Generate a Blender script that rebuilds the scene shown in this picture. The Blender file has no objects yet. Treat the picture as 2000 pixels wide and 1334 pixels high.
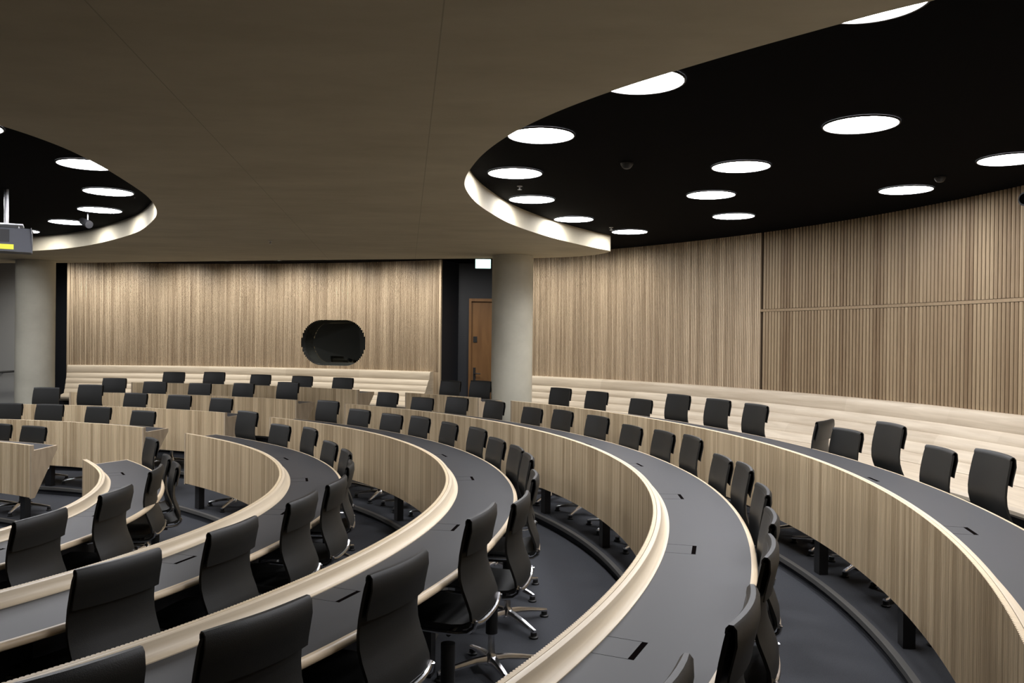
import bpy, bmesh, math, random
from mathutils import Vector, Matrix
random.seed(7)
C = bpy.context.scene.collection
S = 0.95                        # metres per measuring unit
EYE = 2.292                     # eye height above the lowest floor, in units

# ---------------------------------------------------------------- camera
FPX, PITCH, ROLL = 1640.0, 7.0/1640.0, -0.0115
cd = bpy.data.cameras.new('camera'); cam = bpy.data.objects.new('camera', cd); C.objects.link(cam)
cd.sensor_width = 36.0; cd.lens = FPX/2000.0*36.0; cd.clip_start = 0.05; cd.clip_end = 200
Rv = Vector((1,0,0)); Fv = Vector((0,math.cos(PITCH),-math.sin(PITCH))); Dv = Vector((0,-math.sin(PITCH),-math.cos(PITCH)))
c_, s_ = math.cos(ROLL), math.sin(ROLL)
cr = Rv*c_+Dv*s_; cdn = Rv*(-s_)+Dv*c_
m = Matrix((( cr.x,-cdn.x,-Fv.x,0),( cr.y,-cdn.y,-Fv.y,0),( cr.z,-cdn.z,-Fv.z,EYE*S),(0,0,0,1)))
cam.matrix_world = m
bpy.context.scene.camera = cam

# ---------------------------------------------------------------- world, exposure
w = bpy.data.worlds.new('world'); bpy.context.scene.world = w; w.use_nodes = True
w.node_tree.nodes['Background'].inputs[0].default_value = (0.5,0.55,0.6,1)
w.node_tree.nodes['Background'].inputs[1].default_value = 0.0
vs = bpy.context.scene.view_settings
vs.view_transform = 'Standard'; vs.look = 'None'; vs.gamma = 1.0; vs.use_curve_mapping = False
vs.exposure = 1.65
DOWN = 36.0                     # watts of each small downlight along the wall
LAMP = 17.0                     # radiance of the round ceiling lights
cy_ = bpy.context.scene.cycles
cy_.max_bounces = 8; cy_.diffuse_bounces = 5; cy_.glossy_bounces = 4
cy_.sample_clamp_indirect = 6.0

# ---------------------------------------------------------------- materials
def new_mat(name):
    m = bpy.data.materials.new(name); m.use_nodes = True
    return m, m.node_tree, m.node_tree.nodes['Principled BSDF']
def plain(name, col, rough=0.6, metal=0.0, spec=0.5, bump=0.0, bscale=200, var=0.0):
    m, nt, b = new_mat(name)
    b.inputs['Base Color'].default_value = (*col,1); b.inputs['Roughness'].default_value = rough
    b.inputs['Metallic'].default_value = metal; b.inputs['Specular IOR Level'].default_value = spec
    if bump or var:
        tc = nt.nodes.new('ShaderNodeTexCoord'); n = nt.nodes.new('ShaderNodeTexNoise')
        n.inputs['Scale'].default_value = bscale; n.inputs['Detail'].default_value = 3
        nt.links.new(tc.outputs['Object'], n.inputs['Vector'])
        if bump:
            bp = nt.nodes.new('ShaderNodeBump'); bp.inputs['Strength'].default_value = bump; bp.inputs['Distance'].default_value = 0.004
            nt.links.new(n.outputs['Fac'], bp.inputs['Height']); nt.links.new(bp.outputs['Normal'], b.inputs['Normal'])
        if var:
            r = nt.nodes.new('ShaderNodeValToRGB')
            r.color_ramp.elements[0].position = 0.3; r.color_ramp.elements[1].position = 0.7
            r.color_ramp.elements[0].color = (*[c*(1-var) for c in col],1); r.color_ramp.elements[1].color = (*[min(1,c*(1+var)) for c in col],1)
            nt.links.new(n.outputs['Fac'], r.inputs['Fac']); nt.links.new(r.outputs['Color'], b.inputs['Base Color'])
    return m
def wood(name, dark, light, su, sv, rough=0.5, tone=0.65, seams=0.0):
    """wood grain in UV metres; 'tone' is a per-board attribute; seams = board length with butt joints"""
    m, nt, b = new_mat(name); L = nt.links.new
    uv = nt.nodes.new('ShaderNodeUVMap'); mp = nt.nodes.new('ShaderNodeMapping'); mp.inputs['Scale'].default_value = (su,sv,1)
    n = nt.nodes.new('ShaderNodeTexNoise'); n.inputs['Scale'].default_value = 1.0; n.inputs['Detail'].default_value = 5; n.inputs['Distortion'].default_value = 0.6
    L(uv.outputs['UV'], mp.inputs['Vector']); L(mp.outputs['Vector'], n.inputs['Vector'])
    a = nt.nodes.new('ShaderNodeAttribute'); a.attribute_name = 'tone'
    m1 = nt.nodes.new('ShaderNodeMath'); m1.operation = 'MULTIPLY'; m1.inputs[1].default_value = tone; L(a.outputs['Fac'], m1.inputs[0])
    mr = nt.nodes.new('ShaderNodeMapRange'); mr.inputs['From Min'].default_value = 0.3; mr.inputs['From Max'].default_value = 0.7
    L(n.outputs['Fac'], mr.inputs['Value'])
    m2 = nt.nodes.new('ShaderNodeMath'); m2.operation = 'MULTIPLY_ADD'; m2.inputs[1].default_value = 1-tone
    L(mr.outputs['Result'], m2.inputs[0]); L(m1.outputs[0], m2.inputs[2])
    mx = nt.nodes.new('ShaderNodeMix'); mx.data_type = 'RGBA'
    mx.inputs[6].default_value = (*dark,1); mx.inputs[7].default_value = (*light,1)
    L(m2.outputs[0], mx.inputs[0]); L(mx.outputs[2], b.inputs['Base Color'])
    b.inputs['Roughness'].default_value = rough; b.inputs['Specular IOR Level'].default_value = 0.35
    return m
def concrete(name, a, b_, seams=()):
    m, nt, b = new_mat(name); L = nt.links.new
    tc = nt.nodes.new('ShaderNodeTexCoord'); mp = nt.nodes.new('ShaderNodeMapping'); mp.inputs['Scale'].default_value = (0.6,1.3,1)
    n = nt.nodes.new('ShaderNodeTexNoise'); n.inputs['Scale'].default_value = 1.6; n.inputs['Detail'].default_value = 7; n.inputs['Roughness'].default_value = 0.62
    L(tc.outputs['Object'], mp.inputs['Vector']); L(mp.outputs['Vector'], n.inputs['Vector'])
    r = nt.nodes.new('ShaderNodeValToRGB'); r.color_ramp.elements[0].position = 0.3; r.color_ramp.elements[1].position = 0.72
    r.color_ramp.elements[0].color = (*a,1); r.color_ramp.elements[1].color = (*b_,1)
    L(n.outputs['Fac'], r.inputs['Fac'])
    out = r.outputs['Color']
    for (x0,y0,x1,y1) in seams:          # formwork joints cast into the concrete
        dx, dy = (x1-x0), (y1-y0); l = math.hypot(dx,dy); nx, ny = -dy/l, dx/l
        dp = nt.nodes.new('ShaderNodeVectorMath'); dp.operation = 'DOT_PRODUCT'; dp.inputs[1].default_value = (nx,ny,0)
        L(tc.outputs['Object'], dp.inputs[0])
        su = nt.nodes.new('ShaderNodeMath'); su.operation = 'SUBTRACT'; su.inputs[1].default_value = x0*nx+y0*ny; L(dp.outputs['Value'], su.inputs[0])
        ab = nt.nodes.new('ShaderNodeMath'); ab.operation = 'ABSOLUTE'; L(su.outputs[0], ab.inputs[0])
        lt = nt.nodes.new('ShaderNodeMath'); lt.operation = 'LESS_THAN'; lt.inputs[1].default_value = 0.003; L(ab.outputs[0], lt.inputs[0])
        mx = nt.nodes.new('ShaderNodeMix'); mx.data_type = 'RGBA'; mx.inputs[7].default_value = (a[0]*.82,a[1]*.82,a[2]*.82,1)
        L(lt.outputs[0], mx.inputs[0]); L(out, mx.inputs[6]); out = mx.outputs[2]
    L(out, b.inputs['Base Color']); b.inputs['Roughness'].default_value = 0.75; b.inputs['Specular IOR Level'].default_value = 0.3
    bp = nt.nodes.new('ShaderNodeBump'); bp.inputs['Strength'].default_value = 0.15; bp.inputs['Distance'].default_value = 0.01
    L(n.outputs['Fac'], bp.inputs['Height']); L(bp.outputs['Normal'], b.inputs['Normal'])
    return m
def emit(name, col, s):
    m, nt, b = new_mat(name)
    b.inputs['Base Color'].default_value = (0.8,0.8,0.8,1)
    b.inputs['Emission Color'].default_value = (*col,1); b.inputs['Emission Strength'].default_value = s
    return m

M = {}
M['slat'] = wood('oak slats', (0.30,0.222,0.145), (0.58,0.465,0.325), 34, 1.2, tone=0.62)
M['rod'] = wood('oak rods', (0.16,0.105,0.058), (0.33,0.25,0.155), 30, 1.5, tone=0.7)
M['backing'] = plain('brown backing board', (0.10,0.066,0.038), 0.8)
M['panel'] = wood('oak desk cladding', (0.38,0.28,0.165), (0.70,0.565,0.375), 45, 1.3, tone=0.72)
M['ledge'] = wood('pale oak ledge', (0.60,0.49,0.345), (0.76,0.65,0.49), 1.5, 40, rough=0.4, tone=0.4)
M['bench'] = wood('whitened ash', (0.40,0.33,0.245), (0.62,0.54,0.425), 1.5, 22, rough=0.5, tone=0.4)
M['cheek'] = wood('oak end panel', (0.36,0.28,0.19), (0.52,0.42,0.30), 14, 3, tone=0.3)
M['top'] = plain('grey linoleum', (0.048,0.0484,0.051), 0.5, spec=0.22)
M['rim'] = wood('pale oak edge', (0.55,0.43,0.28), (0.72,0.59,0.42), 2, 50, rough=0.4, tone=0.4)
M['black'] = plain('black metal', (0.008,0.008,0.009), 0.5)
M['slot'] = plain('dark cable slot', (0.004,0.003,0.003), 1.0, spec=0.0)
M['leather'] = plain('black leather', (0.0135,0.0138,0.013), 0.45, spec=0.35, bump=0.15, bscale=350)
M['chrome'] = plain('polished aluminium', (0.85,0.85,0.87), 0.2, metal=1.0)
M['gasrod'] = plain('satin steel', (0.45,0.45,0.47), 0.3, metal=1.0)
M['rubber'] = plain('black plastic', (0.012,0.012,0.012), 0.5)
M['carpet'] = plain('charcoal carpet', (0.058,0.061,0.068), 0.95, spec=0.1, bump=0.6, bscale=260, var=0.22)
M['nosing'] = plain('grey step nosing', (0.085,0.083,0.077), 0.5)
M['riser'] = plain('black riser', (0.02,0.02,0.022), 0.8)
M['ceil'] = plain('black ceiling', (0.0022,0.0023,0.003), 0.9, spec=0.03)
M['concrete'] = concrete('cast concrete', (0.43,0.382,0.275), (0.55,0.495,0.365),
        seams=((-1.684*S,3.284*S,-2.16*S,6.903*S),(-0.276*S,3.244*S,-1.296*S,11.355*S)))
M['column'] = concrete('column concrete', (0.46,0.44,0.36), (0.60,0.575,0.475))
M['navy'] = plain('navy painted wall', (0.016,0.018,0.024), 0.6)
M['grey'] = plain('grey plaster', (0.40,0.40,0.39), 0.8)
M['dim'] = plain('dark grey plaster', (0.10,0.10,0.10), 0.8)
M['door'] = wood('brown oak door', (0.14,0.066,0.022), (0.22,0.11,0.04), 9, 1.2, tone=0.2)
M['lamp'] = emit('round lamp diffuser', (0.97,0.965,1.0), LAMP)
M['exit'] = emit('exit sign face', (0.62,1.0,0.90), 0.75)
M['led'] = emit('small white light', (1.0,0.98,0.95), 3.0)
M['glass'] = plain('dark booth glass', (0.33,0.345,0.31), 0.03, metal=1.0)
M['pgrey'] = plain('projector grey', (0.05,0.053,0.066), 0.5)
M['pdark'] = plain('projector vent', (0.012,0.012,0.014), 0.6)
M['yellow'] = plain('yellow warning label', (0.72,0.72,0.05), 0.6)

# ---------------------------------------------------------------- mesh builder
class MB:
    def __init__(s): s.v=[]; s.f=[]; s.t=[]; s.u=[]
    def face(s, pts, tone=0.5, uv=None):
        i=len(s.v); s.v += [tuple(p) for p in pts]; s.f.append(tuple(range(i,i+len(pts)))); s.t.append(tone)
        s.u += list(uv) if uv else [(p[0]+p[1],p[2]) for p in pts]
    def grid(s, rows, closed_u=False, tones=None, us=None, vs=None, caps=False):
        """rows: list of rings (list of points). shares vertices"""
        n=len(rows); k=len(rows[0]); b=len(s.v)
        for r in rows: s.v += [tuple(p) for p in r]
        kk = k if closed_u else k-1
        for i in range(n-1):
            for j in range(kk):
                j2=(j+1)%k
                s.f.append((b+i*k+j, b+(i+1)*k+j, b+(i+1)*k+j2, b+i*k+j2)); s.t.append(tones[i] if tones else 0.5)
                if us:
                    u0,u1=us[i],us[i+1]; v0,v1=vs[j],vs[j+1 if j+1<len(vs) else j]
                    s.u += [(u0,v0),(u1,v0),(u1,v1),(u0,v1)]
                else: s.u += [(0,0)]*4
        if caps and closed_u:
            for r,rev in ((0,False),(n-1,True)):
                idx=[b+r*k+j for j in range(k)]
                if rev: idx=idx[::-1]
                s.f.append(tuple(idx)); s.t.append(0.5); s.u += [(s.v[q][0]+s.v[q][1],s.v[q][2]) for q in idx]
    def box(s, x0,x1,y0,y1,z0,z1, mat=None, tone=0.5):
        P=[(x0,y0,z0),(x1,y0,z0),(x1,y1,z0),(x0,y1,z0),(x0,y0,z1),(x1,y0,z1),(x1,y1,z1),(x0,y1,z1)]
        if mat is not None: P=[tuple(mat@Vector(p)) for p in P]
        for q in ((0,3,2,1),(4,5,6,7),(0,1,5,4),(1,2,6,5),(2,3,7,6),(3,0,4,7)): s.face([P[i] for i in q],tone)
    def hexa(s, P, tone=0.5):
        for q in ((0,3,2,1),(4,5,6,7),(0,1,5,4),(1,2,6,5),(2,3,7,6),(3,0,4,7)): s.face([P[i] for i in q],tone)
    def cyl(s, c, r, z0, z1, n=16, r1=None, tone=0.5):
        r1=r if r1 is None else r1
        a=[(c[0]+r*math.cos(2*math.pi*i/n),c[1]+r*math.sin(2*math.pi*i/n),z0) for i in range(n)]
        b=[(c[0]+r1*math.cos(2*math.pi*i/n),c[1]+r1*math.sin(2*math.pi*i/n),z1) for i in range(n)]
        s.grid([a,b],closed_u=True,caps=True)
    def lathe(s, prof, c=(0,0), n=20):
        s.grid([[(c[0]+r*math.cos(2*math.pi*i/n),c[1]+r*math.sin(2*math.pi*i/n),z) for i in range(n)] for r,z in prof],closed_u=True,caps=True)
    def tube(s, pts, r, n=8):
        pts=[Vector(p) for p in pts]; rings=[]
        for i,p in enumerate(pts):
            d=(pts[min(i+1,len(pts)-1)]-pts[max(i-1,0)]).normalized()
            a=d.cross(Vector((0,0,1)))
            if a.length<1e-3: a=d.cross(Vector((0,1,0)))
            a.normalize(); b=d.cross(a)
            rr=r[i] if isinstance(r,(list,tuple)) else r
            rings.append([p+a*rr*math.cos(2*math.pi*q/n)+b*rr*math.sin(2*math.pi*q/n) for q in range(n)])
        s.grid(rings,closed_u=True,caps=True)
    def build(s, name, mat, parent=None, origin=(0,0,0), smooth=False, scale=S, bevel=0):
        ox,oy,oz=origin
        me=bpy.data.meshes.new(name)
        me.from_pydata([((x-ox)*scale,(y-oy)*scale,(z-oz)*scale) for x,y,z in s.v],[],s.f)
        at=me.attributes.new('tone','FLOAT','FACE'); at.data.foreach_set('value',s.t)
        uv=me.uv_layers.new(name='UVMap')
        fl=[]
        for a,b in s.u: fl += [a*scale,b*scale]
        uv.data.foreach_set('uv',fl)
        me.materials.append(M[mat]); me.update()
        bm=bmesh.new(); bm.from_mesh(me); bmesh.ops.recalc_face_normals(bm,faces=bm.faces)
        if bevel:
            bmesh.ops.remove_doubles(bm,verts=bm.verts,dist=1e-5)
            bmesh.ops.bevel(bm,geom=list(bm.edges),offset=bevel,segments=2,affect='EDGES',profile=0.6)
        bm.to_mesh(me); bm.free()
        if smooth:
            me.polygons.foreach_set('use_smooth',[True]*len(me.polygons))
            me.set_sharp_from_angle(angle=math.radians(38))
        o=bpy.data.objects.new(name,me); C.objects.link(o)
        if parent: o.parent=parent
        else: o.location=(ox*scale,oy*scale,oz*scale)
        return o
def empty(name, loc, label, cat, group=None, rz=0):
    o=bpy.data.objects.new(name,None); C.objects.link(o); o.empty_display_size=0.1
    o.location=[v*S for v in loc]; o.rotation_euler=(0,0,rz); tag(o,label,cat,group); return o
def tag(o,label,cat,group=None):
    o['label']=label; o['category']=cat
    if group: o['group']=group
    return o
def struct(o): o['kind']='structure'; return o

# ---------------------------------------------------------------- the plan curves (units)
CX, CY = -5.53, 6.35
DT=[-180,-110,-80,-70,-60,-50,-45,-40,-35,-30,-25,-20,-15,-10,-5,0,5,10,20,25,30,35,40,45,50,55,60,65,70,75,80,85,90,95,100,105,110,115,120,150,180]
DV=[3.5,2.4,1.3,1.0,.75,.52,.43,.38,.31,.25,.195,.15,.11,.08,.05,.03,.005,-.01,-.02,-.01,.0,.03,.06,.10,.15,.21,.29,.38,.5,.64,.78,.93,1.1,1.28,1.47,1.66,1.86,2.06,2.26,3.3,3.5]
R0={'A':7.85,'B':6.43,'C':5.01,'D':3.66,'E':2.17,'W':10.6,'N':9.24,'F':0.9}
H={'A':.902,'B':1.0,'C':1.098,'D':1.196,'E':1.294}
def _delta(t):
    if t<=DT[0]: return DV[0]
    for i in range(len(DT)-1):
        if t<=DT[i+1]:
            # catmull-rom for a smooth line
            x0,x1=DT[i],DT[i+1]; y0,y1=DV[i],DV[i+1]
            m0=(DV[i+1]-DV[i-1])/(DT[i+1]-DT[i-1]) if i>0 else (y1-y0)/(x1-x0)
            m1=(DV[i+2]-DV[i])/(DT[i+2]-DT[i]) if i+2<len(DT) else (y1-y0)/(x1-x0)
            h=x1-x0; q=(t-x0)/h
            return (2*q**3-3*q*q+1)*y0+(q**3-2*q*q+q)*h*m0+(-2*q**3+3*q*q)*y1+(q**3-q*q)*h*m1
    return DV[-1]
# smooth the measured offsets once more
_tab=[(_delta(a-4)+_delta(a-2)+2*_delta(a)+_delta(a+2)+_delta(a+4))/6 for a in range(-170,171)]
def delta(t):
    t=max(-170,min(169.999,t)); i=int(math.floor(t+170)); q=t+170-i
    return _tab[i]*(1-q)+_tab[i+1]*q
def rad(k,t): 
    r=R0[k]+delta(t)
    if k=='A': r-=0.035
    return r
def PT(k,off,t,z):
    r=rad(k,t)+off; a=math.radians(t)
    return (CX+r*math.cos(a), CY+r*math.sin(a), z)
def Z(h): return EYE-h
def frame(k,t):
    """base point, outward normal angle"""
    p0=Vector(PT(k,0,t-.2,0)); p1=Vector(PT(k,0,t+.2,0)); d=p1-p0
    return math.atan2(-d.x,d.y)      # rotate tangent by -90 deg -> outward normal
def thetas(k,t0,t1,step):
    n=max(2,int(abs(t1-t0)*math.pi/180*(R0[k]+.6)/step)); return [t0+(t1-t0)*i/n for i in range(n+1)]
def arc(k,ts):
    us=[0]; 
    for i in range(1,len(ts)):
        a=Vector(PT(k,0,ts[i-1],0)); b=Vector(PT(k,0,ts[i],0)); us.append(us[-1]+(b-a).length)
    return us
def sweep(mb,k,ts,prof,closed=True,tones=None,vs=None):
    rows=[[PT(k,o,t,z) for o,z in prof] for t in ts]
    if vs is None:
        vs=[0]
        for i in range(1,len(prof)+1):
            a=prof[i-1]; b=prof[i%len(prof)]; vs.append(vs[-1]+math.hypot(a[0]-b[0],a[1]-b[1]))
    mb.grid(rows,closed_u=closed,us=arc(k,ts),vs=vs,caps=closed,tones=tones)
def board_tones(n,lo=1,hi=6):
    out=[]; 
    while len(out)<n:
        b=random.random(); w_=random.randint(lo,hi)
        for i in range(w_): out.append(min(1,max(0,b+random.uniform(-.22,.22))))
    return out[:n]

# ---------------------------------------------------------------- floor tiers
FL={'P':2.292,'E':2.194,'D':2.096,'C':2.0,'B':1.90,'A':1.802,'N':1.70}
order=[('E','D'),('D','C'),('C','B'),('B','A'),('A','N'),('N',None)]
TS=thetas('D',-168,168,.12)
def ring(k0,o0,k1,o1,z,zb,ts):
    mb=MB(); rows=[]
    for t in ts:
        a=PT(k0,o0,t,z); b=PT(k1,o1,t,z)
        rows.append([(a[0],a[1],zb),a,b,(b[0],b[1],zb)])
    mb.grid(rows,closed_u=True,caps=True); return mb
prev='P'
for i,(k,nx) in enumerate(order):
    kin={'N':'N'}.get(k,k)
    if nx: mb=ring(kin,0.02,nx,0.03 if nx!='N' else 0.02,Z(FL[k]),-0.12,TS)
    else: mb=ring('N',0.02,'W',0.9,Z(FL['N']),-0.12,TS)
    struct(mb.build('floor','carpet'))
    n=MB(); z=Z(FL[k])
    sweep(n,kin,TS,[(-.012,z+.004),(.03,z+.004),(.03,z-.032),(-.012,z-.032)])
    struct(n.build('trim_%d'%(i+1),'nosing'))
mb=MB(); mb.grid([[PT('E',0.03,t,Z(FL['P'])) for t in TS],[(CX,CY,Z(FL['P']))]*len(TS)]); 
mbx=MB(); pts=[PT('E',0.03,t,0) for t in TS]; mbx.face([(p[0],p[1],0.0) for p in pts]); mbx.face([(p[0],p[1],-0.12) for p in pts]); struct(mbx.build('floor','carpet'))
# the big slab beneath everything
mb=MB(); mb.box(-18,9,-9,24,-0.35,-0.13); struct(mb.build('floor','riser'))

# ---------------------------------------------------------------- ceiling and concrete slab
ZC=Z(-1.53); ZS=Z(-1.30)
mb=MB(); mb.box(-18,9,-9,24,ZC,ZC+.15); struct(mb.build('ceiling','ceil'))
right=[(1.44,12.55),(1.42,12.39),(1.15,11.99),(.66,11.16),(.3,10.43),(-.02,9.61),(-.23,8.8),(-.36,8.1),(-.42,7.38),(-.40,6.9),(-.31,6.35),(-.19,5.85),(-.02,5.36),(.2,4.9),(.48,4.45),(.79,4.05),(1.18,3.6),(1.59,3.19),(2.2,2.75),(3.0,2.35),(4.0,2.1),(5.2,2.05),(7,2.5),(8.9,3.4)]
left=[(-18,1.2),(-11,1.2),(-8,1.3),(-6.3,1.75),(-5,2.5),(-4.1,3.35),(-3.55,4.3),(-3.26,5.2),(-3.17,5.8),(-3.2,6.4),(-3.3,7.1),(-3.48,8.0),(-3.78,8.9),(-4.17,9.7),(-4.88,10.85),(-5.9,12.05),(-6.75,12.84),(-7.58,13.35),(-9,14.0),(-12,14.6),(-18,14.9)]
far=[(-18,16.9),(-12,16.2),(-8.6,15.67),(-6.5,15.2),(-4.5,14.69),(-2.62,14.26),(-1.18,13.95),(-.39,13.78),(.29,13.66),(.81,13.45),(1.19,13.12),(1.38,12.78)]
def smooth_line(p,n=6):
    out=[]
    for i in range(len(p)-1):
        p0=p[max(i-1,0)]; p1=p[i]; p2=p[i+1]; p3=p[min(i+2,len(p)-1)]
        for j in range(n):
            t=j/n
            out.append(tuple(.5*((2*p1[q])+(-p0[q]+p2[q])*t+(2*p0[q]-5*p1[q]+4*p2[q]-p3[q])*t*t+(-p0[q]+3*p1[q]-3*p2[q]+p3[q])*t**3) for q in (0,1)))
    out.append(p[-1]); return out
poly=smooth_line(right)+[(8.9,-8.5),(-18,-8.5)]+smooth_line(left)+smooth_line(far,4)
bm=bmesh.new(); vb=[bm.verts.new((x*S,y*S,ZS*S)) for x,y in poly]; f=bm.faces.new(vb)
r_=bmesh.ops.extrude_face_region(bm,geom=[f]); 
for v in [g for g in r_['geom'] if isinstance(g,bmesh.types.BMVert)]: v.co.z=ZC*S-.0005
bmesh.ops.triangulate(bm,faces=[q for q in bm.faces if len(q.verts)>4]); bmesh.ops.recalc_face_normals(bm,faces=bm.faces)
me=bpy.data.meshes.new('ceiling'); bm.to_mesh(me); bm.free(); me.materials.append(M['concrete'])
sl=bpy.data.objects.new('ceiling',me); C.objects.link(sl); struct(sl)

# ---------------------------------------------------------------- walls
ZB=Z(.70)             # slats start at the bench top
def slat_wall(name,t0,t1,pitch,wd,dep,mat,hole=None,cap=None):
    mb=MB(); back=MB()
    ts=thetas('W',t0,t1,pitch*(R0['W']+.6)/(R0['W']+.6)); n=len(ts)
    us=arc('W',ts); tot=us[-1]; cnt=int(tot/pitch); tn=board_tones(cnt+1,1,2)
    j=0
    for q in range(cnt+1):
        u=q*pitch
        while j<len(us)-2 and us[j+1]<u: j+=1
        fr=(u-us[j])/(us[j+1]-us[j]); t=ts[j]+(ts[j+1]-ts[j])*fr
        dt=(ts[1]-ts[0])/(us[1]-us[0])*wd/2
        segs=[(ZB,ZC)]
        if hole:
            uc,hl,hr,zc=hole; du=abs(u-uc)
            if du<hl+hr:
                hz=hr if du<=hl else math.sqrt(max(0,hr*hr-(du-hl)**2))
                segs=[(ZB,zc-hz),(zc+hz,ZC)]
        for z0,z1 in segs:
            P=[PT('W',0,t-dt,z0),PT('W',0,t+dt,z0),PT('W',dep,t+dt,z0),PT('W',dep,t-dt,z0),PT('W',0,t-dt,z1),PT('W',0,t+dt,z1),PT('W',dep,t+dt,z1),PT('W',dep,t-dt,z1)]
            i0=len(mb.v); mb.v+=P
            for qd in ((0,1,5,4),(1,2,6,5),(3,0,4,7),(4,5,6,7),(0,3,2,1)):
                mb.f.append(tuple(i0+e for e in qd)); mb.t.append(tn[q])
                mb.u += [(u+(0.01*qd.index(e)),P[e][2]) for e in qd]
    return mb,us,ts
# left slatted wall with the booth window
hole_tl,hole_tr=84.76,77.28
tsx=thetas('W',68.35,108.8,.01); ux=arc('W',tsx)
def uat(t): 
    i=min(range(len(tsx)),key=lambda q:abs(tsx[q]-t)); return ux[i]
uL,uR=uat(hole_tr),uat(hole_tl); uc=(uL+uR)/2; hr=.478; hl=abs(uR-uL)/2-hr; zc=Z(.146)
hl=max(hl,.1)
mb,us,ts=slat_wall('wall_left',68.35,108.8,.0335,.021,.028,'slat',hole=(uc,hl,hr,zc))
struct(mb.build('wall_left','slat'))
# backing board with the stadium cut out (built as vertical strips)
def tu(u):
    lo,hi=0,len(ux)-1
    while hi-lo>1:
        mid=(lo+hi)//2
        if ux[mid]<u: lo=mid
        else: hi=mid
    return tsx[lo]+(tsx[hi]-tsx[lo])*(u-ux[lo])/(ux[hi]-ux[lo])
mb=MB(); N=300
brk=sorted(set([ux[-1]*i/140 for i in range(141)]+[uc+(hl+hr)*math.sin(math.pi/2*i/60) for i in range(-60,61)]))
for a,b in zip(brk[:-1],brk[1:]):
    mid=(a+b)/2
    def hz(u):
        du=abs(u-uc)
        if du>=hl+hr: return 0
        return hr if du<=hl else math.sqrt(max(0,hr*hr-(du-hl)**2))
    za,zb=hz(a),hz(b)
    ta,tb=tu(a),tu(b)
    if za==0 and zb==0: seg=[((ZB-.02,ZB-.02),(ZC,ZC))]
    else: seg=[((ZB-.02,ZB-.02),(zc-za,zc-zb)),((zc+za,zc+zb),(ZC,ZC))]
    for (z0a,z0b),(z1a,z1b) in seg:
        mb.face([PT('W',.028,ta,z0a),PT('W',.028,tb,z0b),PT('W',.028,tb,z1b),PT('W',.028,ta,z1a)])
        mb.face([PT('W',.14,ta,z0a),PT('W',.14,tb,z0b),PT('W',.14,tb,z1b),PT('W',.14,ta,z1a)])
struct(mb.build('wall_left','backing'))
# booth window: reveal ring, glass
mb=MB(); rg=[]; rb=[]
n=96
for i in range(n+1):
    a=2*math.pi*i/n
    du=math.cos(a)*hr+(hl if math.cos(a)>=0 else -hl); dz=math.sin(a)*hr
    t=tu(uc+du); rg.append((t,zc+dz))
mb.grid([[PT('W',o,t,z) for t,z in rg] for o in (0.012,0.30)])
wf=mb.build('window_1','black'); struct(wf)
mb=MB(); mb.face([PT('W',.26,t,z) for t,z in rg[:-1]]); g=mb.build('pane','glass',parent=wf); 
# dark booth wall behind the glass ring
mb=MB(); mb.grid([[PT('W',.36,t,z) for t in (74,76,78,80,82,84,86,88)] for z in (Z(1.0),Z(-.8))]); struct(mb.build('wall_booth','navy'))
# end trim boards of the left wall
for i,(t,) in enumerate(((68.22,),(108.95,))):
    mb=MB(); d=.13
    P=[PT('W',-.02,t-d,Z(1.70)),PT('W',-.02,t+d,Z(1.70)),PT('W',.03,t+d,Z(1.70)),PT('W',.03,t-d,Z(1.70)),PT('W',-.02,t-d,ZC),PT('W',-.02,t+d,ZC),PT('W',.03,t+d,ZC),PT('W',.03,t-d,ZC)]
    mb.hexa(P,.7); struct(mb.build('trim_%d'%(8+i),'slat'))
mb=MB(); mb.hexa([PT('W',.031,68.12,Z(1.72)),PT('W',.031,68.34,Z(1.72)),PT('W',.9,68.34,Z(1.72)),PT('W',.9,68.12,Z(1.72)),PT('W',.031,68.12,ZC),PT('W',.031,68.34,ZC),PT('W',.9,68.34,ZC),PT('W',.9,68.12,ZC)]); struct(mb.build('wall_back','navy'))
# right close-slatted wall
mb,us,ts=slat_wall('wall_right',31.65,57.5,.0345,.021,.026,'slat')
struct(mb.build('wall_right','slat'))
mb=MB(); ts=thetas('W',31.6,57.5,.15); sweep(mb,'W',ts,[(.026,ZB-.05),(.12,ZB-.05),(.12,ZC),(.026,ZC)]); struct(mb.build('wall_right','backing'))
# right open rod wall in two lengths with a rail between
ZR=Z(-.428)
mb=MB(); tsr=thetas('W',-52,31.2,.0575); usr=arc('W',tsr); tn=board_tones(len(tsr),1,2)
for q,t in enumerate(tsr):
    c0=Vector(PT('W',0.022,t,0)); na=frame('W',t)
    for z0,z1 in ((ZB-.01,ZR-.022),(ZR+.022,ZC)):
        ring0=[];ring1=[]
        for i in range(8):
            a=2*math.pi*i/8+.3
            x=c0.x+.0225*math.cos(a+na); y=c0.y+.0225*math.sin(a+na)
            ring0.append((x,y,z0)); ring1.append((x,y,z1))
        i0=len(mb.v); mb.v+=ring0+ring1
        for i in range(8):
            i2=(i+1)%8; mb.f.append((i0+i,i0+i2,i0+8+i2,i0+8+i)); mb.t.append(tn[q]); mb.u+=[(usr[q]+i*.016,z0),(usr[q]+i*.016+.016,z0),(usr[q]+i*.016+.016,z1),(usr[q]+i*.016,z1)]
struct(mb.build('wall_right','rod',smooth=True))
mb=MB(); ts=thetas('W',-52,31.6,.15)
sweep(mb,'W',ts,[(.004,ZR-.017),(.045,ZR-.017),(.045,ZR+.017),(.004,ZR+.017)])
struct(mb.build('trim_10','rod'))
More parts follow.
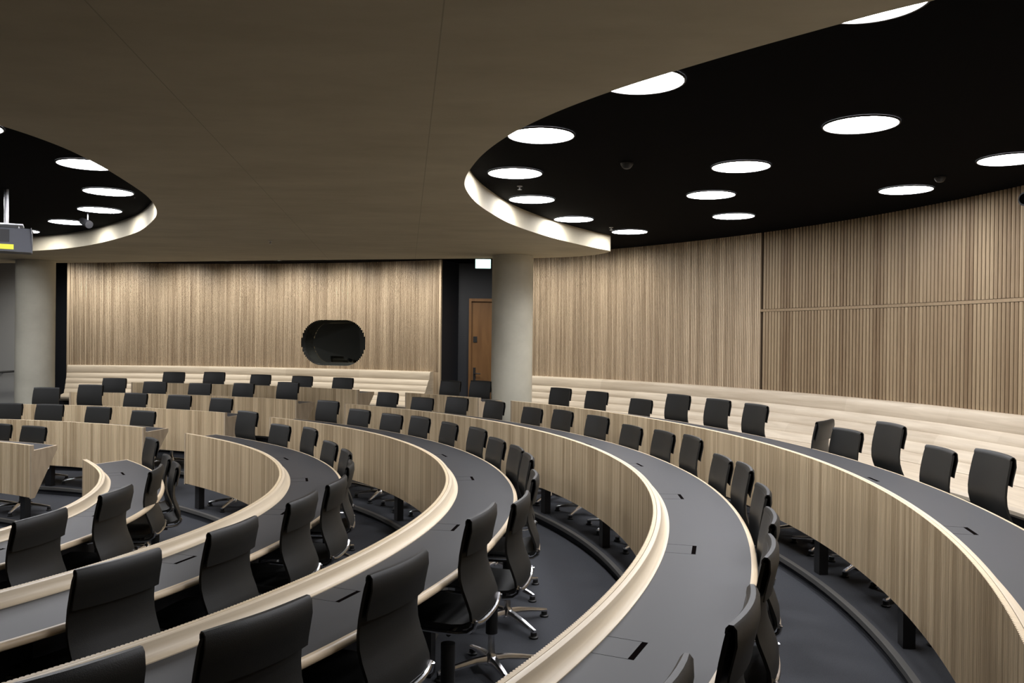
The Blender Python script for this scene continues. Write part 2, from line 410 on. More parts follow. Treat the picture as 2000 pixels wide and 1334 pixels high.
mb=MB(); sweep(mb,'W',ts,[(.11,ZB-.05),(.2,ZB-.05),(.2,ZC),(.11,ZC)]); struct(mb.build('wall_right','backing'))
# lower walls behind the benches and closing walls out of frame
mb=MB(); ts=thetas('W',-60,57.5,.3); sweep(mb,'W',ts,[(.03,Z(1.72)),(.2,Z(1.72)),(.2,ZB-.02),(.03,ZB-.02)]); struct(mb.build('wall_right','backing'))
mb=MB(); ts=thetas('W',69,109,.3); sweep(mb,'W',ts,[(.03,Z(1.72)),(.2,Z(1.72)),(.2,ZB-.02),(.03,ZB-.02)]); struct(mb.build('wall_left','backing'))
mb=MB(); ts=thetas('W',68.35,69.1,.05); sweep(mb,'W',ts,[(.0,Z(1.70)),(.1,Z(1.70)),(.1,ZB),(.0,ZB)]); struct(mb.build('wall_left','slat'))
mb=MB(); mb.box(-1.75,2.4,17.35,17.5,Z(1.75),ZC); struct(mb.build('wall_back','navy'))
mb=MB(); P=[PT('W',.3,57.4,0),PT('W',.36,57.4,0)]
a=PT('W',.0,57.6,0); mb.hexa([(a[0]-.06,a[1],Z(1.75)),(a[0]+.02,a[1],Z(1.75)),(a[0]+.5,17.4,Z(1.75)),(a[0]+.4,17.4,Z(1.75)),(a[0]-.06,a[1],ZC),(a[0]+.02,a[1],ZC),(a[0]+.5,17.4,ZC),(a[0]+.4,17.4,ZC)]); struct(mb.build('wall_back','navy'))
mb=MB(); mb.box(-11.6,-9.4,19.3,19.45,Z(2.0),ZC); struct(mb.build('wall_back','navy'))
mb=MB(); mb.box(-12.6,-10.3,20.1,20.2,Z(1.9),ZC)
struct(mb.build('wall_back','navy'))
mb=MB(); mb.hexa([(-18,16.6,-.1),(-10.35,18.25,-.1),(-10.35,18.4,-.1),(-18,16.75,-.1),(-18,16.6,ZC),(-10.35,18.25,ZC),(-10.35,18.4,ZC),(-18,16.75,ZC)])
struct(mb.build('wall_far_left','grey'))
mb=MB(); mb.box(-18.1,-17.9,-9,24,-.1,ZC); struct(mb.build('wall_front','grey'))
mb=MB(); mb.box(-18,9,-8.7,-8.5,-.1,ZC); struct(mb.build('wall_near','dim'))
mb=MB(); mb.box(8.9,9.1,-9,24,-.1,ZC); struct(mb.build('wall_side','dim'))
mb=MB(); mb.box(-18,9,23.8,24,-.1,ZC); struct(mb.build('wall_end','navy'))

# ---------------------------------------------------------------- columns
def column(x,y,r,label,zb):
    mb=MB(); mb.lathe([(r,zb),(r,ZS-.002)],(x,y),64)
    struct_=mb.build('concrete_column','column',origin=(x,y,zb),smooth=True); tag(struct_,label,'column','round concrete columns')
column(0.0,13.34,.326,'round grey concrete column right of the brown door, at the end of the outermost desks',Z(FL['A']))
column(-8.66,15.25,.322,'round grey concrete column at the left edge, in front of the grey wall',Z(FL['N']))

# ---------------------------------------------------------------- round ceiling lights
DISC=[(2.43,5.9),(1.99,7.37),(2.07,8.82),(2.7,10.31),(3.92,8.4),(4.11,6.95),(0.2,6.32),(.75,4.97),(1.59,3.77),(.01,7.78),(.2,9.24),(.77,10.73),(1.65,11.92),
 (-3.86,7.6),(-4.37,9.06),(-5.12,10.4),(-6.13,11.58),(-7.4,12.62),(-4.07,6.22),
 (3.6,3.9),(4.3,5.0),(2.9,3.2),(5.3,3.6),(-5.2,7.6),(-6.6,6.6),(-6.3,9.6),(-7.6,10.9),(-9.0,12.2),(-8.2,8.2),(-9.6,6.2),(-10.8,9.6),(-12.6,12.8)]
DL=['large round lamp alone in the middle of the black ceiling at right','round lamp left of the largest middle lamp, above a small one','small round lamp between two others in the middle group','smallest lamp of the middle group, nearest the slats','round lamp just above the rod wall at right','round lamp cut by the right edge of the photo','round lamp half hidden by the concrete edge, lowest of the clipped ones','clipped round lamp second up along the concrete edge','thin clipped round lamp at the top edge of the photo',
 'whole round lamp nearest the bright curved concrete edge','round lamp below the leftmost whole lamp of the right opening','round lamp above the curved concrete lip, third along it','small round lamp past the tip of the concrete lip',
 'clipped round lamp, topmost of the left opening','widest whole round lamp of the left opening','round lamp second below the clipped one in the left opening','round lamp partly behind a small spotlight in the left opening','round lamp just above the projector','sliver of a round lamp at the left edge']
def disc(x,y,label,group):
    t=empty('ceiling_light',(x,y,ZC-.012),label,'ceiling light',group)
    mb=MB(); n=48
    mb.grid([[(x+r*math.cos(2*math.pi*i/n),y+r*math.sin(2*math.pi*i/n),z) for i in range(n)] for r,z in ((.246,ZC-.006),(.246,ZC-.012),(.256,ZC-.012),(.256,ZC-.001))],closed_u=True)
    mb.build('frame','black',parent=t,origin=(x,y,ZC-.012),smooth=True)
    mb=MB(); mb.face([(x+.247*math.cos(2*math.pi*i/40),y+.247*math.sin(2*math.pi*i/40),ZC-.009) for i in range(40)][::-1])
    mb.build('diffuser','lamp',parent=t,origin=(x,y,ZC-.012))
for i,(x,y) in enumerate(DISC):
    disc(x,y,DL[i] if i<len(DL) else ('round lamp in the black ceiling outside the photo to the right' if x>0 else 'round lamp in the black ceiling outside the photo to the left'),'round lamps in the black ceiling' if i<len(DL) else ('round lamps out of view right' if x>0 else 'round lamps out of view left'))

# small recessed downlights in the strip of black ceiling between slab and wall
for i,t in enumerate((45.5,51,56.5,62,68,74,80,86,92,98,104,109)):
    p=PT('W',-.80,t,ZC-.004)
    d=empty('downlight',p,'small recessed downlight in the ceiling strip before the slatted wall','downlight','downlights behind the concrete slab')
    mb=MB(); n=24
    mb.grid([[(p[0]+r*math.cos(2*math.pi*q/n),p[1]+r*math.sin(2*math.pi*q/n),z) for q in range(n)] for r,z in ((.06,ZC-.001),(.075,ZC-.001),(.075,ZC-.012),(.06,ZC-.012))],closed_u=True)
    mb.build('trim_ring','black',parent=d,origin=p)
    ld=bpy.data.lights.new('lamp','SPOT'); ld.energy=DOWN*(.62 if t<60 else 1.0); ld.color=(1.0,.96,.89); ld.spot_size=math.radians(150); ld.spot_blend=1.0; ld.shadow_soft_size=.07
    lo=bpy.data.objects.new('lamp',ld); C.objects.link(lo); lo.parent=d; lo.location=(0,0,-.02)
    a=frame('W',t); lo.rotation_euler=(0,math.radians(-20),a)      # aimed slightly at the wall

# ---------------------------------------------------------------- desks
RB={'E':'innermost','D':'second','C':'third','B':'fourth','A':'outermost'}
def desk(k,t0,t1,label,group,posts,hatches,cheek0=True,cheek1=True):
    zt=Z(H[k]); tm=(t0+t1)/2; o=PT(k,0.1,tm,Z(FL[k]))
    root=empty('curved_desk',o,label,'desk',group)
    # ribbed front
    ts=thetas(k,t0,t1,.0185); n=len(ts); mb=MB(); rows=[]; tones=[]; us=[]; uu=arc(k,ts)
    bt=board_tones(n,1,3)
    for i in range(n-1):
        a,b=ts[i],ts[i+1]
        rows.append([PT(k,.006,a,zt-.60),PT(k,.006,a,zt),PT(k,.022,a,zt)]); us.append(uu[i]); tones.append(bt[i])
        c=a+(b-a)*.25; rows.append([PT(k,0,c,zt-.60),PT(k,0,c,zt),PT(k,.022,c,zt)]); us.append(uu[i]+.004); tones.append(bt[i])
        c=a+(b-a)*.75; rows.append([PT(k,0,c,zt-.60),PT(k,0,c,zt),PT(k,.022,c,zt)]); us.append(uu[i]+.012); tones.append(bt[i])
    rows.append([PT(k,.006,ts[-1],zt-.60),PT(k,.006,ts[-1],zt),PT(k,.022,ts[-1],zt)]); us.append(uu[-1]); tones.append(.5)
    mb.grid(rows,us=us,vs=[0,.6,.63],tones=tones)
    for q in range(len(rows)-1): mb.t[q*2+1]=1.0
    # inner face and bottom of the front panel
    mb.grid([[PT(k,.022,t,zt),PT(k,.022,t,zt-.60),PT(k,.004,t,zt-.60)] for t in ts[::4]+[ts[-1]]],us=[uu[i] for i in range(0,n,4)]+[uu[-1]],vs=[0,.6,.63])
    mb.build('front_panel','panel',parent=root,origin=o)
    tc=thetas(k,t0,t1,.07)
    mb=MB(); sweep(mb,k,tc,[(.0225,zt-.0985),(.027,zt-.0985),(.027,zt-.598),(.0225,zt-.598)]); mb.build('back_liner','black',parent=root,origin=o)  # black sheet added to paint in the deep shade under the desk
    mb=MB(); z=zt
    sweep(mb,k,tc,[(.0245,z),(.043,z),(.047,z-.002),(.049,z-.008),(.051,z-.020),(.056,z-.033),(.064,z-.044),(.074,z-.052),(.084,z-.056),(.094,z-.0575),(.094,z-.09),(.0245,z-.09)])
    mb.build('ledge','ledge',parent=root,origin=o,smooth=True)
    mb=MB(); sweep(mb,k,tc,[(.094,z-.062),(.510,z-.062),(.510,z-.098),(.094,z-.098)]); mb.build('desktop','top',parent=root,origin=o)
    mb=MB(); pr=[(.5095,z-.0615),(.520,z-.0615)]+[(.520+.0185*math.sin(a),z-.080+.0185*math.cos(a)) for a in (.4,.8,1.2,1.57,1.95,2.35,2.75)]+[(.520,z-.0985),(.5095,z-.0985)]
    sweep(mb,k,tc,pr); mb.build('edge_band','rim',parent=root,origin=o,smooth=True)
    # triangular end panels
    for t,on in ((t0,cheek0),(t1,cheek1)):
        if not on: continue
        sgn=1 if t==t1 else -1; dth=math.degrees(.022/(R0[k]+.5))
        prof=[(-.001,z+.001),(.049,z+.001),(.049,z-.062),(.532,z-.062),(.532,z-.105),(.075,z-.61),(-.001,z-.61)]
        mb=MB(); A=[PT(k,a,t-sgn*.0,b) for a,b in prof]; B=[PT(k,a,t+sgn*dth,b) for a,b in prof]
        uvp=[(a*1.0,b) for a,b in prof]
        mb.face(A,uv=uvp); mb.face(B,uv=uvp)
        for i in range(len(prof)):
            j=(i+1)%len(prof); mb.face([A[i],A[j],B[j],B[i]],uv=[uvp[i],uvp[j],uvp[j],uvp[i]])
        mb.build('end_panel','cheek',parent=root,origin=o)
    for t in posts:
        a=frame(k,t); p=PT(k,.115,t,0); mt=Matrix.Translation((p[0],p[1],0))@Matrix.Rotation(a,4,'Z')
        mb=MB(); mb.box(-.035,.035,-.048,.048,Z(FL[k])+.002,z-.098,mat=mt); mb.box(-.02,.34,-.02,.02,z-.14,z-.099,mat=mt)
        mb.build('support_post','black',parent=root,origin=o)
    for t in hatches:
        a=frame(k,t); p=PT(k,.0,t,0); mt=Matrix.Translation((p[0],p[1],0))@Matrix.Rotation(a,4,'Z'); zz=z-.062
        mb=MB(); e=.0006
        hw=.088
        mb.hexa([tuple(mt@Vector(v)) for v in ((.222,-hw,zz-.004),(.243,-hw,zz-.004),(.243,hw,zz-.004),(.222,hw,zz-.004),(.222,-hw,zz+e),(.243,-hw,zz+e),(.243,hw,zz+e),(.222,hw,zz+e))])
        for q in (-hw,hw): mb.hexa([tuple(mt@Vector(v)) for v in ((.094,q-.0004,zz-.003),(.224,q-.0004,zz-.003),(.224,q+.0004,zz-.003),(.094,q+.0004,zz-.003),(.094,q-.0004,zz+e),(.224,q-.0004,zz+e),(.224,q+.0004,zz+e),(.094,q+.0004,zz+e))])
        mb.build('cable_hatch','slot',parent=root,origin=o)
    return root
def seq(a,b,st): 
    out=[]; t=a
    while t<=b: out.append(t); t+=st
    return out
G1='long curved desks of the right-hand block'; G2='desks of the far left block'
desk('A',-41,45.7,'outermost long curved desk with grey top, running out at the bottom right corner',G1,[-32,-21,-9.9,1.2,12.3,23.4,34.5,43.5],[-38.5,-26.6,-14.6,-3.3,8,19.3,30.6,41])
desk('A',50.9,61.9,'short oak desk section left of the right concrete column',G1,[53,60],[56.5])
desk('A',69.3,99.1,'rearmost oak desk of the far left block, below the pale bench',G2,[71.5,83,96.5],[77,88])
desk('B',-62,62.9,'fourth curved desk from the centre, its grey top sweeping down to the bottom edge',G1,[-55,-41.7,-28.3,-15,-1.6,11.7,25.1,38.4,51.8,61],[-54,-42,-30.5,-18.2,-5.8,6.4,18.4,30.5,42.5,54.5])
desk('B',71.7,103.7,'oak desk second from the back in the far left block',G2,[74,88,101.5],[80,94])
desk('C',-75,64.5,'third curved desk from the centre, in front of the wide middle aisle floor',G1,[-64,-48,-31.5,-15.4,.7,16.8,32.9,49,62.3],[-57,-43,-28.8,-13.6,1.8+4.2,21,36,51])
desk('C',74.6,113.5,'oak desk third from the back in the far left block',G2,[77,93,110],[84,99])
desk('D',-85,66.7,'second curved desk from the centre, with its oak end facing the aisle',G1,[-74,-55,-36,-17,2,21,42,64.3],[-62,-43,-24.7,-5.8,14.5,34.5,52])
desk('D',79.1,120,'oak desk fourth from the back in the far left block, with a sloping end panel',G2,[81.5,98.5,115],[89,107])
desk('E',-100,62.0,'innermost curved desk with white-edged top beside the left aisle',G1,[-90,-65,-40,-14,10,36,59],[-55,-28,-2,24,46])
desk('E',89.5,128,'lowest oak desk at the left edge with a large sloping end panel',G2,[92.3,110],[100])

# ---------------------------------------------------------------- bench along the wall
def bench(t0,t1,label):
    o=PT('W',-.6,(t0+t1)/2,Z(FL['N'])); root=empty('wall_bench',o,label,'bench','slatted wood wall benches')
    ts=thetas('W',t0,t1,.12); zt=Z(.685)
    # backrest: rounded top board then four overlapping boards sloping down to the seat
    edge=[(-.20,zt-.165),(-.27,zt-.275),(-.345,zt-.385),(-.43,zt-.49),(-.536,zt-.583)]
    prof=[(.028,zt-.004),(-.10,zt),(-.135,zt-.006),(-.155,zt-.022),(-.165,zt-.045),(-.19,zt-.158),(-.186,zt-.168)]
    for i in range(4):
        a,b=edge[i],edge[i+1]
        prof+=[a,(a[0]*.75+b[0]*.25-.012,a[1]*.75+b[1]*.25+.008),(a[0]*.35+b[0]*.65-.013,a[1]*.35+b[1]*.65+.009),(a[0]*.06+b[0]*.94-.005,a[1]*.06+b[1]*.94+.003)]
    prof+=[(-.50,zt-.60),(-.1,zt-.60),(.028,zt-.60)]
    n=len(prof); mb=MB(); sweep(mb,'W',ts,prof); 
    # board tone per segment of length, per board
    L=len(ts)-1; k=len(prof); cols={}
    for q in range(L):
        for j in range(k):
            board=0 if j<6 else (j-6)//4+1; seg=int(q/14+board*.5)
            key=(board,seg)
            if key not in cols: cols[key]=random.random()
            mb.t[q*k+j]=cols[key]
    mb.build('backrest','bench',parent=root,origin=o,smooth=True)
    mb=MB(); zs=Z(1.262)
    sweep(mb,'W',ts,[(-.50,zs),(-1.10,zs-.012),(-1.145,zs-.02),(-1.165,zs-.045),(-1.16,zs-.075),(-1.13,zs-.10),(-1.05,zs-.125),(-.50,zs-.14)]); mb.build('seat','bench',parent=root,origin=o,smooth=True)
    mb=MB(); sweep(mb,'W',ts,[(-.50,zs-.13),(-.80,zs-.13),(-.80,Z(FL['N'])),(-.50,Z(FL['N']))]); mb.build('plinth','black',parent=root,origin=o)
bench(-38,58,'long pale wooden bench under the slatted and rod wall at right')
bench(68.95,108.9,'pale wooden bench under the left slatted wall with the oval window')

# ---------------------------------------------------------------- door, exit sign, handrail
o=(-.52,17.3,Z(FL['N'])); XL,XR=-.89,.12; ZT=Z(-.80)
dr=MB(); dr.box(XL+.05,XR-.05,17.30,17.34,Z(1.70),ZT-.07,tone=.4); D=dr.build('door_1','door',origin=o); struct(D)
mb=MB()
for a in ((XL,XL+.05,Z(1.70),ZT),(XR-.05,XR,Z(1.70),ZT),(XL+.05,XR-.05,ZT-.06,ZT)): mb.box(a[0],a[1],17.25,17.345,a[2],a[3],tone=.9)
mb.build('door_frame','door',parent=D,origin=o)
mb=MB(); mb.box(XL+.095,XL+.145,17.285,17.30,Z(.93),Z(.62)); mb.build('handle_plate','black',parent=D,origin=o)
mb=MB(); mb.tube([(XL+.12,17.29,Z(.74)),(XL+.12,17.24,Z(.74)),(XL+.15,17.225,Z(.74)),(XL+.25,17.225,Z(.745))],.011); mb.build('door_handle','rubber',parent=D,origin=o,smooth=True)
mb=MB(); mb.box(XL+.09,XL+.17,17.285,17.30,Z(.10),Z(-.02)); mb.build('access_panel','black',parent=D,origin=o)
o=(-.50,14.4,Z(-1.18))
t=empty('exit_sign',o,'small lit white and green exit sign hanging by the right column','sign')
mb=MB(); mb.box(-.645,-.375,14.38,14.42,Z(-1.18),Z(-1.345)); mb.build('housing','pgrey',parent=t,origin=o)
mb=MB(); mb.box(-.64,-.38,14.374,14.379,Z(-1.185),Z(-1.34)); mb.build('lit_face','exit',parent=t,origin=o)
mb=MB(); mb.box(-.52,-.50,14.39,14.41,Z(-1.345),ZC); mb.build('hanger','pgrey',parent=t,origin=o)
o=(-12.0,17.7,Z(.85))
mb=MB(); mb.tube([(-13.6,17.3,Z(1.05)),(-12.2,17.62,Z(.95)),(-10.95,17.9,Z(.86)),(-10.45,18.02,Z(.82))],.024); h=mb.build('handrail','nosing',origin=o,smooth=True)
tag(h,'sloping grey handrail on the grey wall at the left edge','handrail')
mb=MB(); 
for x,y,zz in ((-12.2,17.62,Z(.95)),(-10.95,17.9,Z(.86))): mb.tube([(x,y,zz),(x-.04,y+.28,zz-.03)],.01)
mb.build('bracket','black',parent=h,origin=o)

# ---------------------------------------------------------------- things on the ceiling
def detector(x,y,zt,r,label,name='smoke_detector'):
    mb=MB(); mb.lathe([(r,zt),(r,zt-.012),(r*.8,zt-.03),(r*.55,zt-.045),(r*.3,zt-.05)],(x,y),20)
    tag(mb.build(name,'black' if zt>ZS+.05 else 'nosing',origin=(x,y,zt),smooth=True),label,'smoke detector' if name=='smoke_detector' else 'sprinkler')
detector(.98,7.30,ZC-.001,.055,'black round smoke detector on the black ceiling, left of the middle lamps')
detector(3.93,7.75,ZC-.001,.05,'black round detector on the ceiling above the lamp near the rod wall')
def sprinkler(x,y,zt,label):
    o=(x,y,zt); t=empty('sprinkler',o,label,'sprinkler','ceiling sprinklers')
    mb=MB(); mb.lathe([(.028,zt),(.028,zt-.006),(.009,zt-.008),(.009,zt-.035)],(x,y),14); mb.build('body','gasrod',parent=t,origin=o,smooth=True)
    mb=MB(); mb.lathe([(.022,zt-.035),(.022,zt-.039)],(x,y),14); mb.build('deflector','gasrod',parent=t,origin=o)
sprinkler(-3.35,11.6,ZS-.001,'tiny sprinkler on the concrete soffit above the left slatted wall')
sprinkler(.06,8.45,ZC-.001,'tiny sprinkler between two round lamps by the concrete edge')
sprinkler(1.34,11.5,ZC-.001,'tiny sprinkler left of the lamp at the tip of the concrete lip')
o=(-5.42,10.7,ZC)
t=empty('spotlight',o,'small spotlight in front of a round lamp in the left opening','spotlight')
mb=MB(); mb.tube([(-5.42,10.7,ZC-.001),(-5.42,10.7,ZC-.10)],.012); mb.build('stem','gasrod',parent=t,origin=o,smooth=True)
mb=MB(); mb.tube([(-5.50,10.72,ZC-.10),(-5.36,10.62,ZC-.16)],[.045,.05],12); mb.build('head','black',parent=t,origin=o,smooth=True)
o=(3.98,6.5,ZC)
t=empty('security_camera',o,'black camera hanging below the ceiling at the right edge','camera')
mb=MB(); mb.tube([(4.0,6.5,ZC-.001),(4.0,6.5,Z(-1.19))],.03,12); mb.build('stem','black',parent=t,origin=o,smooth=True)
mb=MB(); mb.tube([(4.14,6.56,Z(-1.115)),(3.93,6.46,Z(-1.115))],[.05,.055],18); mb.build('body','black',parent=t,origin=o,smooth=True)
mb=MB(); mb.tube([(3.935,6.462,Z(-1.115)),(3.922,6.456,Z(-1.115))],[.046,.040],18); mb.build('lens','glass',parent=t,origin=o,smooth=True)
# projector at the left edge
o=(-5.62,8.9,Z(-.86)); a=math.radians(-20)
t=empty('projector',o,'grey projector hanging from the ceiling at the left edge','projector')
mt=Matrix.Translation((-5.42,9.02,0))@Matrix.Rotation(math.radians(28),4,'Z')
mb=MB(); mb.box(-.52,.22,-.22,.22,Z(-.86),Z(-1.10),mat=mt); mb.build('body','pgrey',parent=t,origin=o,bevel=.012)
mb=MB(); mb.box(.2205,.224,-.15,.12,Z(-.905),Z(-1.055),mat=mt); 
mb.build('vent','pdark',parent=t,origin=o)
mb=MB(); mb.box(-.10,.02,-.225,-.221,Z(-.95),Z(-1.08),mat=mt); mb.build('lens_recess','pdark',parent=t,origin=o)
mb=MB(); mb.box(-.12,.06,-.2245,-.221,Z(-.872),Z(-.925),mat=mt); mb.build('warning_label','yellow',parent=t,origin=o)
mb=MB(); 
for dx,dy in ((-.3,-.1),(-.3,.1),(.1,-.1),(.1,.1)):
    p=mt@Vector((dx,dy,0)); mb.tube([(p.x,p.y,Z(-1.10)),(p.x,p.y,Z(-1.14))],.008)
mb.box(-.34,.14,-.14,.14,Z(-1.14),Z(-1.155),mat=mt); mb.build('mount_plate','gasrod',parent=t,origin=o)
p=mt@Vector((-.02,0,0)); mb=MB(); mb.tube([(p.x,p.y,Z(-1.155)),(p.x,p.y,ZC)],.022,12); mb.build('mount_pole','gasrod',parent=t,origin=o,smooth=True)
# small glowing boxes put in for white glints between the rods
for i,(tt,h,n) in enumerate(((26.2,-.90,1),(24.2,-.97,2),(20.6,-.97,3),(14.2,-1.06,1),(10.3,-1.02,3),(10.3,-.58,3))):
    for j in range(n):
        tq=tt-j*.31; a_=frame('W',tq); p=PT('W',.10,tq,0); mt=Matrix.Translation((p[0],p[1],0))@Matrix.Rotation(a_,4,'Z')
        mb=MB(); mb.box(-.006,.008,-.008,.008,Z(h)-.016,Z(h)+.016,mat=mt)
        tag(mb.build('indicator_light','led',origin=(p[0],p[1],Z(h))),'tiny white light glinting through the gaps of the rod wall','light','tiny lights behind the rod wall')

# ---------------------------------------------------------------- the chair
def sling(mb,prof,wd,cv,th,ny=9,up=False):
    """solid cushion swept along prof [(u,z)], width function wd(i), concavity cv(i)"""
    n=len(prof); top=[];bot=[]
    for i,(u,z) in enumerate(prof):
        a=prof[max(i-1,0)]; b=prof[min(i+1,n-1)]; du,dz=b[0]-a[0],b[1]-a[1]; l=math.hypot(du,dz); nx,nz=-dz/l,du/l   # inward (sitter side) normal
        W=wd(i)/2; r1=[];r2=[]
        for j in range(ny):
            s=-1+2*j/(ny-1); y=W*s; e=th*(1-.55*abs(s)**4)/2
            cc=cv(i)*s*s; cu,cz=(0,cc) if up else (-cc,0)
            r1.append((u+nx*e+cu,y,z+nz*e+cz)); r2.append((u-nx*e+cu,y,z-nz*e+cz))
        top.append(r1);bot.append(r2)
    rows=[t+b[::-1] for t,b in zip(top,bot)]
    mb.grid(rows,closed_u=True,caps=True)
def make_chair():
    root=bpy.data.objects.new('conference_chair',None); C.objects.link(root); root.empty_display_size=.1
    seat=[(-.44,.515),(-.435,.537),(-.41,.549),(-.34,.553),(-.24,.547),(-.14,.541),(-.06,.539),(-.005,.545),(.03,.560)]
    back=[(.008,.548),(.036,.556),(.054,.582),(.051,.618),(.035,.667),(.014,.722),(.002,.772),(-.001,.825),(.004,.885),(.014,.945),(.026,1.005),(.033,1.036)]
    flap=[(.026,1.030),(.028,1.045),(.036,1.055),(.046,1.055),(.055,1.045),(.057,1.00),(.047,.955),(.038,.915),(.034,.885)]
    mb=MB(); sling(mb,seat,lambda i:.44-.02*(i==0),lambda i:.012,.034,up=True); mb.build('seat','leather',parent=root,smooth=True)
    mb=MB(); sling(mb,back,lambda i:(.45,.45,.45,.45,.448,.446,.444,.441,.438,.434,.430,.418)[i],lambda i:.012+.012*min(1,i/6),.030); mb.build('backrest','leather',parent=root,smooth=True)
    mb=MB(); sling(mb,flap,lambda i:(.420,.424,.428,.430,.432,.436,.438,.440,.440)[i],lambda i:.024,.014); mb.build('headrest_flap','leather',parent=root,smooth=True)
    for s in (-1,1):
        mb=MB(); mb.tube([(-.43,.212*s,.517),(-.36,.218*s,.531),(-.24,.221*s,.526),(-.12,.221*s,.520),(-.03,.221*s,.519),(.02,.220*s,.527),(.050,.219*s,.550),(.058,.217*s,.585)],.011,8)
        mb.build('side_rail','chrome',parent=root,smooth=True)
    mb=MB(); pts=[]
    for j in range(13):
        s=-1+j/6; pts.append((.064-.016*s*s,.223*s,.550+.035*abs(s)**5))
    mb.tube(pts,.012,8); mb.build('rear_rail','chrome',parent=root,smooth=True)
    mb=MB(); mb.box(-.29,-.05,-.075,.075,.460,.510); mb.tube([(-.26,-.205,.509),(-.26,.205,.509)],.013); mb.tube([(-.08,-.205,.505),(-.08,.205,.505)],.013); mb.build('mechanism','rubber',parent=root)
    u0=-.15
    mb=MB(); mb.lathe([(.036,.24),(.036,.475)],(u0,0),16); mb.build('gas_column','rubber',parent=root,smooth=True)
    mb=MB(); mb.lathe([(.045,.055),(.045,.085),(.030,.115),(.024,.13),(.024,.25)],(u0,0),18); mb.build('base_hub','chrome',parent=root,smooth=True)
    leg=None; lp=None
    for q in range(4):
        l=MB(); a=math.pi/2*q+.6; ca,sa=math.cos(a),math.sin(a); rows=[]
        for r,z,w2,h2 in ((.02,.085,.024,.024),(.10,.082,.021,.021),(.20,.068,.018,.017),(.30,.052,.0165,.012),(.335,.046,.015,.010)):
            ring_=[]
            for (e,f_) in ((-1,-.7),(-1,.2),(-.55,1),(.55,1),(1,.2),(1,-.7)):
                y=w2*e; ring_.append((u0+r*ca-y*sa, r*sa+y*ca, z+h2*f_))
            rows.append(ring_)
        l.grid(rows,closed_u=True,caps=True); lo=l.build('leg','chrome',parent=root,smooth=True)
        g=MB(); g.lathe([(.030,.0),(.032,.010),(.027,.014),(.021,.016),(.021,.040)],(u0+.318*ca,.318*sa),14); g.build('glide','rubber',parent=lo,smooth=True)
    return root
UP=('seat','backrest','headrest_flap','side_rail','rear_rail','mechanism')
proto=make_chair(); kids=list(proto.children); used=False
def place(k,t,off,ht,label,group,yaw=0.0,floor=None):
    global used
    a=frame(k,t); ca=math.cos(a+yaw); sa=math.sin(a+yaw)
    p=PT(k,off+.03,t,Z(FL[k])+.001)
    x=p[0]-.05*ca; y=p[1]-.05*sa          # origin sits .05 inside of the back's top edge
    if not used: r=proto; used=True; pairs=[(c,c) for c in kids]
    else:
        r=proto.copy(); C.objects.link(r); pairs=[]
        for c in kids:
            n=c.copy(); C.objects.link(n); n.parent=r; pairs.append((c,n))
            for g in c.children:
                d=g.copy(); C.objects.link(d); d.parent=n
    r.location=(x*S,y*S,p[2]*S); r.rotation_euler=(0,0,a+yaw); tag(r,label,'chair',group)
    dz=max(-.10,min(.12,ht-1.065))
    for c,n in pairs:
        if c.data.name.split('.')[0] in UP: n.location=(0,0,dz*S)
        elif c.data.name.startswith('gas_column'): n.location=(0,0,min(0,dz)*S)
    return r
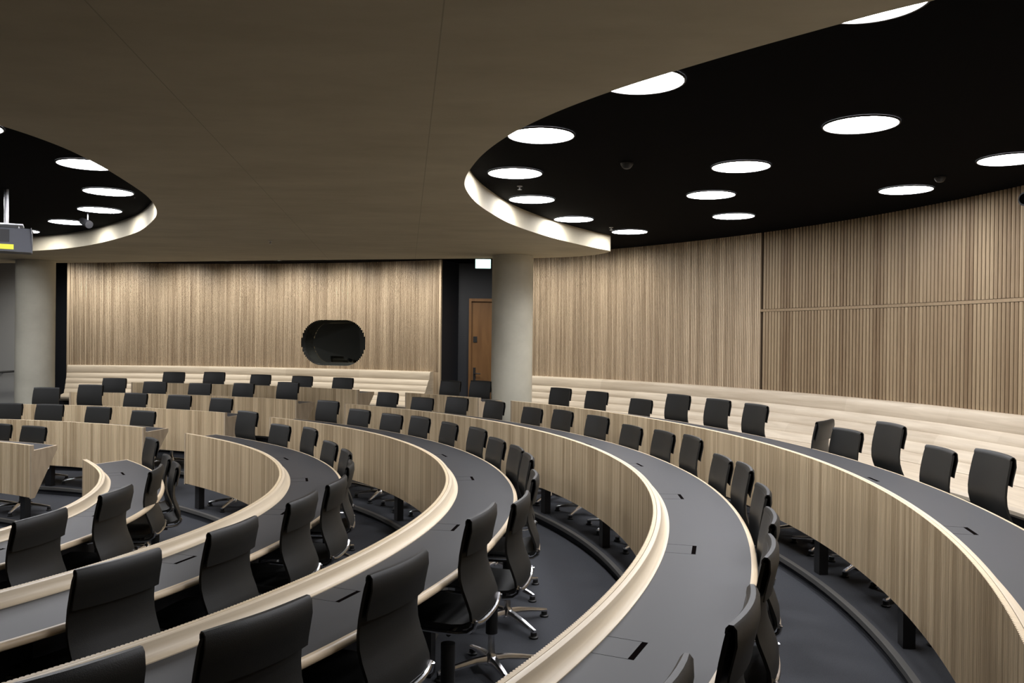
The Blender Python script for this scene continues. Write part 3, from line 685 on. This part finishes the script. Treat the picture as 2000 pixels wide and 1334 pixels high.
CHAIRS=[('A','A',43.0,.65,1.088),('A','A',37.9,.65,1.08),('A','A',32.1,.65,1.032),('A','A',27.1,.65,1.14),('A','A',21.9,.65,1.138),('A','A',17.1,.65,1.136),('A','A',8.9,.65,1.087),('A','A',6.4,.65,1.043),('A','A',1.8,.65,1.166),('A','A',-3.2,.65,1.07),('A','A',-8.1,.65,1.139),
('A2','A',58.7,.65,1.09),('A2','A',54.4,.65,1.117),
('L5','A',95.4,.65,1.08),('L5','A',90.6,.65,1.094),('L5','A',84.8,.65,1.067),('L5','A',79.4,.65,1.061),('L5','A',73.9,.65,1.058),
('L4','B',99.7,.65,1.117),('L4','B',94.7,.65,1.068),('L4','B',88.8,.65,1.061),('L4','B',82.7,.65,1.084),('L4','B',76.2,.65,1.13),
('L3','C',104.9,.65,1.127),('L3','C',99.3,.65,1.188),('L3','C',93.0,.65,1.068),('L3','C',86.4,.65,1.061),('L3','C',79.5,.65,1.044),
('L2','D',106.6,.65,1.073),('L2','D',100.7,.65,1.071),('L2','D',92.9,.65,1.06),('L2','D',84.7,.65,1.037),
('L1','E',102.4,.65,1.037),('L1','E',95.4,.65,1.03),
('B','B',60.2,.65,1.055),('B','B',54.4,.65,1.017),('B','B',48.5,.65,1.06),('B','B',42.0,.65,1.062),('B','B',35.3,.65,1.036),('B','B',29.8,.65,1.058),('B','B',23.5,.65,1.06),('B','B',17.1,.65,1.035),('B','B',11.0,.65,1.061),('B','B',5.4,.65,1.096),('B','B',-.8,.65,1.036),('B','B',-5.9,.65,1.069),('B','B',-10.8,.65,1.026),('B','B',-18.0,.60,1.05),('B','B',-23.8,.59,1.07),('B','B',-31.6,.62,1.12),('B','B',-37.0,.59,1.12),
('C','C',59.2,.65,1.118),('C','C',52.5,.65,1.044),('C','C',45.3,.65,1.038),('C','C',38.6,.65,1.06),('C','C',31.0,.65,1.057),('C','C',23.0,.65,1.078),('C','C',16.8,.65,1.042),('C','C',8.9,.65,1.064),('C','C',2.8,.65,1.078),('C','C',-5.0,.65,1.06),('C','C',-13.9,.65,1.068),('C','C',-22.3,.65,1.156),('C','C',-30.6,.65,1.113),('C','C',-37.9,.65,1.129),('C','C',-43.8,.65,1.147),
('D','D',60.1,.65,1.157),('D','D',50.3,.65,1.056),('D','D',40.1,.65,1.087),('D','D',31.5,.65,1.009),('D','D',22.6,.65,1.004),('D','D',7.2,.58,1.06),('D','D',-7.6,.65,1.114),('D','D',-15.8,.65,1.117),('D','D',-25.3,.65,1.107),('D','D',-34.6,.65,1.104),
('E','E',53.8,.65,1.1),('E','E',43.5,.65,.982),('E','E',33.4,.65,.972),('E','E',9.0,.54,1.12),('E','E',-12.4,.65,1.137),('E','E',-25.8,.65,1.111)]
WHERE={'A':'behind the outermost long desk','A2':'behind the short desk left of the right column','L5':'behind the rearmost far left desk','L4':'behind the second rearmost far left desk','L3':'behind the third rearmost far left desk','L2':'behind the fourth rearmost far left desk','L1':'behind the lowest desk at the left edge','B':'behind the fourth curved desk','C':'behind the third curved desk','D':'behind the second curved desk','E':'behind the innermost curved desk'}
ORD=['first','second','third','fourth','fifth','sixth','seventh','eighth','ninth','tenth','eleventh','twelfth','thirteenth','fourteenth','fifteenth','sixteenth','seventeenth','eighteenth']
cnt={}
rnd=random.Random(3)
for (g,k,t,off,ht) in CHAIRS:
    i=cnt.get(g,0); cnt[g]=i+1
    n=sum(1 for c in CHAIRS if c[0]==g)
    if g[0]=='L' or g=='A2': which=('leftmost' if i==0 else 'rightmost' if i==n-1 else ORD[i]+' from the left')
    else: which=('first from the aisle end' if i==0 else 'nearest the camera' if i==n-1 else ORD[i]+' from the aisle end')
    yaw=rnd.uniform(-.05,.05); lab='black leather chair %s, %s'%(WHERE[g],which)
    if g=='A' and i==6: yaw=-.85; lab='black leather chair turned sideways behind the outermost long desk, showing its back'
    if g=='A' and t<35: off+=.045
    place(k,t,off,ht,lab,'black leather chairs '+WHERE[g],yaw)
